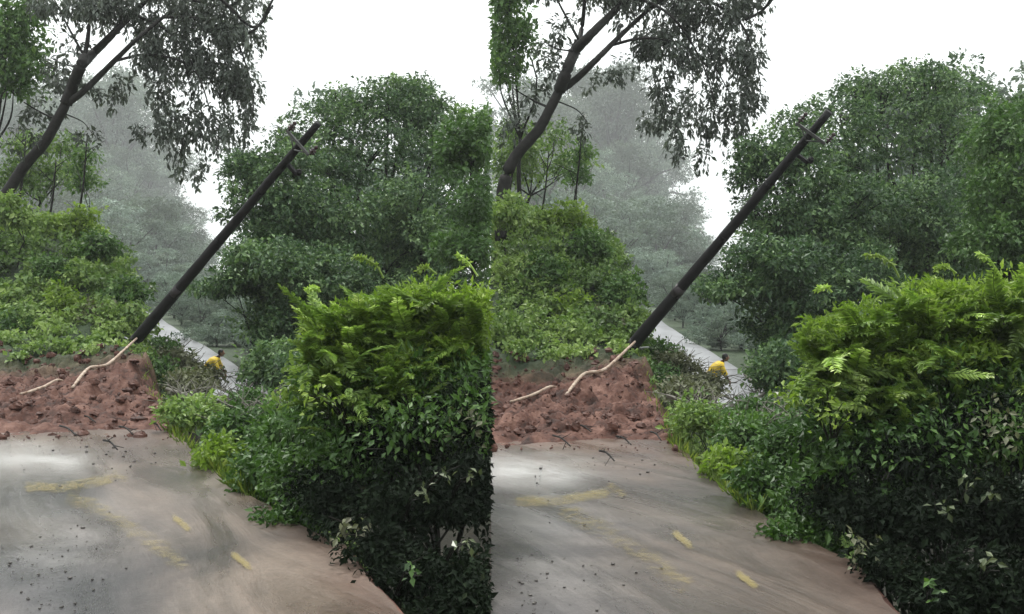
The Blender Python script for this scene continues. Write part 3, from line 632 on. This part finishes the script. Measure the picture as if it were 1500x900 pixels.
    tree('low spreading dark tree with pointed left side above the far road', 455, 21.5, [(405, 395, 20.4, 70, 42), (345, 420, 20.4, 48, 28), (310, 425, 20.4, 22, 12), (440, 440, 20.4, 75, 45), (400, 475, 20.6, 45, 36), (370, 380, 20.6, 38, 28), (500, 420, 20.8, 60, 50)], 14000, r0=.05)
    tree('dark tree filling the centre behind the bright bush', 600, 23.5, [(600, 300, 23.4, 70, 55), (560, 385, 23.8, 90, 55), (640, 350, 23.2, 60, 55), (520, 470, 22.5, 110, 60), (450, 520, 21, 55, 45), (650, 430, 23.2, 80, 70)], 15000)
    tree('vine covered yellow green tree at the right side', 700, 19.5, [(690, 225, 19.6, 48, 50), (722, 190, 19.8, 45, 34), (705, 300, 19.2, 45, 55), (690, 365, 19, 50, 40), (730, 380, 19, 40, 70)], 12000, 'treeyel', rd=.9, tb=-.08)
    tree('dark shrubby tree below the valley trees beside the far road', 440, 18.5, [(425, 535, 18, 55, 40), (480, 560, 17.6, 60, 45), (385, 545, 18.6, 24, 22)], 7000, rd=.7, r0=.05)
    # --- hazy tall trees behind
    near_bushes(s)

def person(s):
    k = s.k * .93; d = 31.0; px = 306; feet = s.G(px, d); S = s.name
    root = thing('person', feet, f'person in a yellow coat stooping over beside the far wet road, {S} half', 'person')
    def skin(nm, verts, edges, rad, m):
        me = bpy.data.meshes.new(nm); me.from_pydata([tuple(np.array(v) * k) for v in verts], edges, []); me.materials.append(m)
        o = link(nm, me, root); md = o.modifiers.new('skin', 'SKIN'); me.skin_vertices[0].data[0].use_root = True
        for i, r in enumerate(rad): me.skin_vertices[0].data[i].radius = (r * k, r * k) if np.isscalar(r) else (r[0] * k, r[1] * k)
        sb = o.modifiers.new('sub', 'SUBSURF'); sb.levels = 2; sb.render_levels = 2
        return o
    # stooping towards the right; x right, z up; hips at 0
    V = [(0, 0, .88), (.05, 0, 1.02), (.14, 0, 1.20), (.22, 0, 1.36), (.28, 0, 1.43), (.35, 0, 1.50),          # pelvis .. neck, head base
         (0, -.10, .84), (.10, -.13, .46), (.00, -.14, .08), (.14, -.15, .03),                               # leg near
         (-.02, .10, .84), (.02, .12, .45), (-.10, .13, .08), (.04, .14, .03),
         (.24, -.18, 1.34), (.34, -.23, 1.08), (.46, -.18, .88), (.24, .18, 1.34), (.36, .22, 1.08), (.50, .14, .90)]
    E = [(0, 1), (1, 2), (2, 3), (3, 4), (4, 5), (0, 6), (6, 7), (7, 8), (8, 9), (0, 10), (10, 11), (11, 12), (12, 13), (3, 14), (14, 15), (15, 16), (3, 17), (17, 18), (18, 19)]
    Rr = [.15, .14, .15, .14, .06, .055, .095, .065, .045, .04, .095, .065, .045, .04, .065, .048, .033, .065, .048, .033]
    skin('body', V, E, Rr, M['cloth'])
    b = MB(); hc = np.array([.40, 0, 1.57]) * k
    b.ball(hc, np.array([.095, .078, .115]) * k, 16, 12); b.tube([hc + np.array([.085, 0, -.005]) * k, hc + np.array([.12, 0, -.02]) * k], [.018, .012], 6)
    for sg in (-1, 1): b.ball(hc + np.array([0, sg * .08, 0]) * k, np.array([.018, .012, .03]), 6, 5)
    link('head', b.mesh('head', M['skin']), root)
    b = MB(); b.ball(hc + np.array([-.018, 0, .022]) * k, np.array([.10, .087, .112]) * k, 14, 10); link('hair', b.mesh('hair', M['hair']), root)
    # coat: loose shell over back, hips and upper arms
    rng = s.rng; rings = []; n = 20
    for c, (rx, ry) in [((-.10, .60), (.24, .27)), ((-.08, .74), (.23, .26)), ((-.04, .90), (.21, .25)), ((.03, 1.06), (.20, .25)), ((.11, 1.22), (.19, .25)), ((.19, 1.36), (.16, .22)), ((.27, 1.45), (.09, .11))]:
        rings.append([np.array([c[0] + rx * math.cos(a) * (1 + .06 * rng.random()), ry * math.sin(a) * (1 + .06 * rng.random()), c[1] - .35 * rx * math.cos(a)]) * k for a in np.linspace(0, 2 * math.pi, n, endpoint=False)])
    Vv = np.array(rings).reshape(-1, 3); Fc = []
    for i in range(len(rings) - 1):
        for j in range(n): q = (j + 1) % n; Fc.append((i * n + j, i * n + q, (i + 1) * n + q, (i + 1) * n + j))
    o = link('coat', mesh_np('coat', Vv, Fc, M['coat'], smoothf=True), root); md = o.modifiers.new('sol', 'SOLIDIFY'); md.thickness = .01
    for sg in (-1, 1):
        b = MB(); b.tube(spline([np.array([.22, sg * .17, 1.36]) * k, np.array([.30, sg * .23, 1.16]) * k, np.array([.36, sg * .23, 1.06]) * k], 4), np.linspace(.09, .075, 9) * k, 10)
        link('sleeve', b.mesh('sleeve', M['coat']), root)
        hb = MB(); hp = np.array([.48, sg * .17, .86]) * k; hb.ball(hp, (.035, .022, .045), 8, 6)
        for q in range(4): f0 = hp + np.array([-.02 + .015 * q, 0, -.03]); hb.tube([f0, f0 + [.01, 0, -.035], f0 + [0, 0, -.06 + .005 * abs(q - 1)]], [.008, .008, .006], 5)
        hb.tube([hp + [.025, 0, .01], hp + [.05, 0, -.02]], [.01, .007], 5)
        link('hand', hb.mesh('hand', M['skin']), root)

# frond variants: an arching stalk along +X with leaflets on both sides
FR = []
def fronds():
    rng = np.random.default_rng(3)
    for v in range(7):
        n = 46; curve = .22 + .06 * v
        t = np.linspace(.08, 1, n); X = t; Zc = curve * (t * .9 - t * t * 1.25)
        P = np.stack([X, .03 * np.sin(t * 5 + v), Zc], 1); b = MB(); Pp, Dd, Nn, L, T = [], [], [], [], []
        tb = rng.random()
        for i in range(n):
            ln = (.155 * math.sin(math.pi * min(1, t[i] * .82 + .14)) ** .7 + .03)
            for sg in (-1, 1):
                for rep in range(1):
                    Pp.append(P[i] + rng.normal(size=3) * .006); Dd.append([.75 + .3 * rng.random(), sg, -.35 + .25 * rng.normal()]); Nn.append([.2 * rng.normal(), .3 * rng.normal(), 1]); L.append(ln * (.75 + .4 * rng.random())); T.append(.35 * tb + .4 * t[i] + .3 * rng.random())
        L = np.array(L); V, Fc, Ti = leafarrays(np.array(Pp), np.array(Dd, float), np.array(Nn, float), L, L * .25 + .006, np.clip(T, 0, 1))
        b.add(V, Fc); m0 = b.n; b.tube(np.concatenate([[[0, 0, 0]], P[::4], P[-1:]]), np.linspace(.012, .003, 1 + len(P[::4]) + 1), 4)
        Va = np.concatenate(b.V); Ti = np.concatenate([Ti, np.full(len(Va) - m0, .3)])
        FR.append(mesh_np('frond', Va, np.concatenate(b.Fc), M['frond'], Ti))
fronds()
def near_bushes(s):
    S = s.name; rng = s.rng; k = s.k
    org = s.G(620, 8.6); t = thing('bright_frond_bush', org, f'bright lime bush of arching feathery fronds at the right side of the {S} half', 'bush')
    b = MB(); crowns = [(462, 530, 8.4), (480, 545, 8.3), (500, 560, 8.3), (550, 520, 8.4), (600, 500, 8.5), (655, 500, 8.5), (700, 505, 8.5), (520, 600, 8.0), (590, 580, 8.1), (745, 520, 8.5)]
    for c in crowns:
        if not s.keep(s.W(*c)[None])[0]: continue
        e = s.W(*c); b.tube(spline([org + rng.normal(size=3) * [.15, .1, 0] - [0, 0, .2], (org + e) / 2 + rng.normal(size=3) * .1, e], 4), np.linspace(.03, .015, 9), 7, .1, rng)
    link('stems', b.mesh('stems', M['stem'], org), t)
    cnt = 0
    specs = []
    for ci, c in enumerate(crowns):
        for q in range(72): specs.append((ci, c))
    s.R.shuffle(specs)
    for ci, c in specs:
        if cnt >= 290: break
        base = s.W(*c) + rng.normal(size=3) * [.19, .12, .13]
        az = rng.uniform(0, 2 * math.pi); 
        if rng.random() < .62: az = rng.uniform(math.radians(150), math.radians(300))
        el = rng.uniform(math.radians(-12), math.radians(58)); Ls = (.26 + .34 * rng.random()) * k * (.8 if c[1] > 550 else 1)
        X = np.array([math.cos(az) * math.cos(el), math.sin(az) * math.cos(el), math.sin(el)])
        tip = base + X * Ls * .9
        if not (s.keep(base[None])[0] and s.keep((tip + [.08, 0, 0])[None])[0]): continue
        g = tip[0] / tip[1] * F + 750; lp = g if s.i == 0 else 200 + (g - 930) / 1.07
        if lp < 402 + 40 * rng.random() ** .5: continue
        Y = unit(np.cross([0, 0, 1.0], X)); Zv = np.cross(X, Y)
        Mx = Matrix([[*(np.array([X[i], Y[i], Zv[i]])), 0] for i in range(3)] + [[0, 0, 0, 1]])
        roll = Matrix.Rotation(rng.normal() * .4, 4, 'X')
        o = link('frond', FR[rng.integers(0, 7)], t); o.matrix_local = Matrix.Translation(Vector(base - org)) @ Mx @ roll @ Matrix.Scale(Ls, 4); cnt += 1
    fill = LP(s, [(560, 470, 8.6, 75, 48), (640, 455, 8.6, 75, 48), (700, 460, 8.6, 50, 55), (500, 500, 8.5, 55, 42), (735, 460, 8.6, 35, 60), (600, 435, 8.8, 60, 32), (470, 480, 8.6, 34, 26), (560, 530, 8.3, 60, 30), (650, 520, 8.3, 70, 30)], .32)
    leaves_obj(s, 'inner_leaves', t, org, fill, 13000, .062, M['lime'], cl=12, spread=.045, asp=.34, shell=(.4, 1.06), sub=7, down=.15, tb=.08)
    leaves_obj(s, 'lower_leaves', t, org, LP(s, [(490, 560, 8.4, 55, 35), (560, 560, 8.3, 70, 35), (640, 545, 8.3, 75, 35), (705, 560, 8.3, 50, 40), (540, 610, 8.1, 50, 30), (470, 620, 8.1, 50, 40), (600, 630, 7.75, 70, 40), (690, 620, 7.7, 45, 45), (520, 670, 7.8, 60, 40)], .35), 8500, .065, M['mid'], cl=10, spread=.06, asp=.45, shell=(.4, 1.08))
    # pale new shoots curling above the bush
    for l in ([(562, 408), (552, 390), (536, 380), (518, 377)], [(470, 428), (462, 422), (450, 424)], [(700, 405), (686, 385), (672, 375)], [(640, 402), (625, 392), (612, 397)]):
        b = MB(); pp = spline([s.W(a, c, 8.5) for a, c in l], 5); b.tube(pp, np.linspace(.008, .011, len(pp)) * k, 6)
        P = np.array([p for p in pp for _ in range(5)]); P = P[len(P) // 3:]; L = np.full(len(P), .045) * k
        V, Fc, T = leafarrays(P, rng.normal(size=P.shape) + [-.3, 0, 0], rng.normal(size=P.shape) + [0, 0, 1], L, L * .5, .8 + .2 * rng.random(len(P))); b.add(V, Fc)
        Va = np.concatenate(b.V); link('new_shoot', mesh_np('new_shoot', Va - org, np.concatenate(b.Fc), M['frond'], np.full(len(Va), .86)), t)
    # dark undergrowth below
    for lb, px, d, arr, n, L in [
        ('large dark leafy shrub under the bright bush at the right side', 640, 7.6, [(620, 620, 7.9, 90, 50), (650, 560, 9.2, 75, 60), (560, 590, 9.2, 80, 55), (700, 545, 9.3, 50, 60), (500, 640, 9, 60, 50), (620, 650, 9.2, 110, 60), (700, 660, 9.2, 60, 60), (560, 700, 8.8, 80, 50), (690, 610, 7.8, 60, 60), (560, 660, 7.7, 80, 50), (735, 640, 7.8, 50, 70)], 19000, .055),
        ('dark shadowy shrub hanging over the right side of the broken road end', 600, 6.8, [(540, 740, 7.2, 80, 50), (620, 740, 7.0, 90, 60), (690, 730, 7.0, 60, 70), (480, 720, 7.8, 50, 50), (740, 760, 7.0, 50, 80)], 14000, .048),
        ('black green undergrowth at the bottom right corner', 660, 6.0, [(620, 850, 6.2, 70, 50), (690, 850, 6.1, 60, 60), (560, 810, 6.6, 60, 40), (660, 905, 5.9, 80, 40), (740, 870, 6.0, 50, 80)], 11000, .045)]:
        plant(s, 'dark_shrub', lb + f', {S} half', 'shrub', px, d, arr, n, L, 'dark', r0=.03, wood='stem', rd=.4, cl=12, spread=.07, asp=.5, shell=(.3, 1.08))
    # leafy sprays catching the light against the dark
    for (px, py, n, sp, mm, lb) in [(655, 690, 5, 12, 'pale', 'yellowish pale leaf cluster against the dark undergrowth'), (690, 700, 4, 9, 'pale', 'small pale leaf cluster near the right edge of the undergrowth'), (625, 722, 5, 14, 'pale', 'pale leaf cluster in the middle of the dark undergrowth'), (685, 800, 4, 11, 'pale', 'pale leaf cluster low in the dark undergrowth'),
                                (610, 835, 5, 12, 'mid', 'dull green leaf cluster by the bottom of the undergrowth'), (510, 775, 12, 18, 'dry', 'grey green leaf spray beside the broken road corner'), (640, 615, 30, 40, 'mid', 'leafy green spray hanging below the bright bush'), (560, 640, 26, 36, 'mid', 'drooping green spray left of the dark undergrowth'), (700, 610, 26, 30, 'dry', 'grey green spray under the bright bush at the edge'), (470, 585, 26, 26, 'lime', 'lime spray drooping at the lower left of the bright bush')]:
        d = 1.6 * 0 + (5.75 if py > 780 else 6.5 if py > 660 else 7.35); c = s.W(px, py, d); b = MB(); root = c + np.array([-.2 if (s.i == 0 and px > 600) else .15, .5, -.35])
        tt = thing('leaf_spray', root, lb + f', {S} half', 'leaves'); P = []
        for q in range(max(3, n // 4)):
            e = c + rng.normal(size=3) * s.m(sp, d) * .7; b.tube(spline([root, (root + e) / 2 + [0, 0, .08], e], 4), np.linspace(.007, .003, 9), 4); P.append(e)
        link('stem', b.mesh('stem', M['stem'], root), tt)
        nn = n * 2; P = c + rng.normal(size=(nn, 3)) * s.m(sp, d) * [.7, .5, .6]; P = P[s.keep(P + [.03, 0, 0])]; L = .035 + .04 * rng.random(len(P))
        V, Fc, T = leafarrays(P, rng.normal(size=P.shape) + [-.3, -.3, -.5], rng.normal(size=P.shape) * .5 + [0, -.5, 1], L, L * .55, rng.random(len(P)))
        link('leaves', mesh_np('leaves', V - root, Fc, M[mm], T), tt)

sides = [Side(0), Side(1)]
for s in sides: build(s)

# ------------------------------------------------------------------ misty trees far behind: shared crowns, one thing each
FT = []
for v in range(5):
    fs = Side(0); fs.rng = np.random.default_rng(50 + v); r = fs.rng
    lumps = [(np.array([r.normal() * .2, r.normal() * .2, .12 + .78 * r.random()]), np.array([.2, .2, .16]) * (.7 + .6 * r.random())) for _ in range(14)]
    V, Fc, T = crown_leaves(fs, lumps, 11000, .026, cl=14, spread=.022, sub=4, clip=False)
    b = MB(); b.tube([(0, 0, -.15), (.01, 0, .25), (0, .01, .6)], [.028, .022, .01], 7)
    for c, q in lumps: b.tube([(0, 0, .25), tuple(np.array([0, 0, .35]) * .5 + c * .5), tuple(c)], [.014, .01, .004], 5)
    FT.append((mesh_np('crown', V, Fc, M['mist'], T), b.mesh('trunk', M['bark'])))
def fartree(name, s, px, d, h, label, group, v, w=1.0):
    p = s.G(px, d)
    if not s.keep(p[None] + ([[w * h * .25, 0, 0]] if s.i == 0 else [[-w * h * .25, 0, 0]]))[0]: return
    o = thing(name, p, label, 'tree', group); o.scale = (h * w, h * w, h); o.rotation_euler = (0, 0, v * 2.1 + px)
    link('crown', FT[v % 5][0], o); link('trunk', FT[v % 5][1], o)
for s in sides:
    r = random.Random(4); S = s.name
    for i in range(60):      # far hillside
        px = -40 + 410 * ((i * .618034) % 1); d = (300 + 120 * r.random()) if i % 3 else (200 + 90 * r.random())
        if px > 300: continue
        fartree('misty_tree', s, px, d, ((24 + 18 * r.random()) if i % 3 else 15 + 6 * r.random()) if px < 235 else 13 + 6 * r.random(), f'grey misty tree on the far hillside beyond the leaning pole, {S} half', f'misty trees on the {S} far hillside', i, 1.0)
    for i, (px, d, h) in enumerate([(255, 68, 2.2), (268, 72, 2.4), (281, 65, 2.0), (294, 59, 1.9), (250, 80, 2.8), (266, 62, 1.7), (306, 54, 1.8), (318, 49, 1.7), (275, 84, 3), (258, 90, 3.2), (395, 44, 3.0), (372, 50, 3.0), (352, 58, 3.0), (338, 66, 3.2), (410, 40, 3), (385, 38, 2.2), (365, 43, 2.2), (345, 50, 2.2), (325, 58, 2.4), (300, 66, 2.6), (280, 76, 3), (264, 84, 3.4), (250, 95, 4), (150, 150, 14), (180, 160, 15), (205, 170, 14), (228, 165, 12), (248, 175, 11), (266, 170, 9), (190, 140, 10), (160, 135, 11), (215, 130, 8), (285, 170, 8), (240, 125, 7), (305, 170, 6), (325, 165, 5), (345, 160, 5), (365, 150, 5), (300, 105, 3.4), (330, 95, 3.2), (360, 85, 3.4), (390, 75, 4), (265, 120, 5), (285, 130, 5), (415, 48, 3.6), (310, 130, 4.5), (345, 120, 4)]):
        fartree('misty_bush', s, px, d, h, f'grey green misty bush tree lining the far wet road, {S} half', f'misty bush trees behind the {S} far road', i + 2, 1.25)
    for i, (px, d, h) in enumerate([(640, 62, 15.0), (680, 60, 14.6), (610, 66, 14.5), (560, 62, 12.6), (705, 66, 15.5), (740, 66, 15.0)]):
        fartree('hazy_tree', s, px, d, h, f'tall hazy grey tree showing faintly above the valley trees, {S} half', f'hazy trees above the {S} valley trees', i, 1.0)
# ------------------------------------------------------------------ the rainy air
b = MB(); b.box((0, 300, 40), np.eye(3), (520, 700, 75))
me = b.mesh('haze', None, sm=False) if False else None
hm = bpy.data.materials.new('rain_haze'); hm.use_nodes = True; t = hm.node_tree; t.nodes.clear()
vo = t.nodes.new('ShaderNodeVolumePrincipled'); vo.inputs['Color'].default_value = (.93, .96, .96, 1); vo.inputs['Density'].default_value = .00085; vo.inputs['Anisotropy'].default_value = .2
t.links.new(vo.outputs[0], t.nodes.new('ShaderNodeOutputMaterial').inputs['Volume'])
zlo = float(zz.min()) - 1; ztop = 105
b = MB(); b.box((0, 190, (zlo + ztop) / 2), np.eye(3), (5000, 450, (ztop - zlo) / 2))
o = link('haze', b.mesh('haze', hm, sm=False), kind='stuff'); o['label'] = 'thin white rain mist filling the valley'; o['category'] = 'mist'
# unseen trees added behind the viewpoint to block low sky and darken near shrubs
for i, (x, y, h) in enumerate([(-14, -9, 13), (-5, -14, 15), (4, -13, 14), (12, -8, 13), (15, 1, 12), (-20, -2, 12)]):
    o = thing('sky_blocker_tree', (x, y, -.1), 'unseen tree added behind the viewpoint to block the low sky', 'tree', 'added sky-blocking trees behind the viewpoint'); o.scale = (h, h, h)
    link('crown', FT[i % 5][0], o); link('trunk', FT[i % 5][1], o)
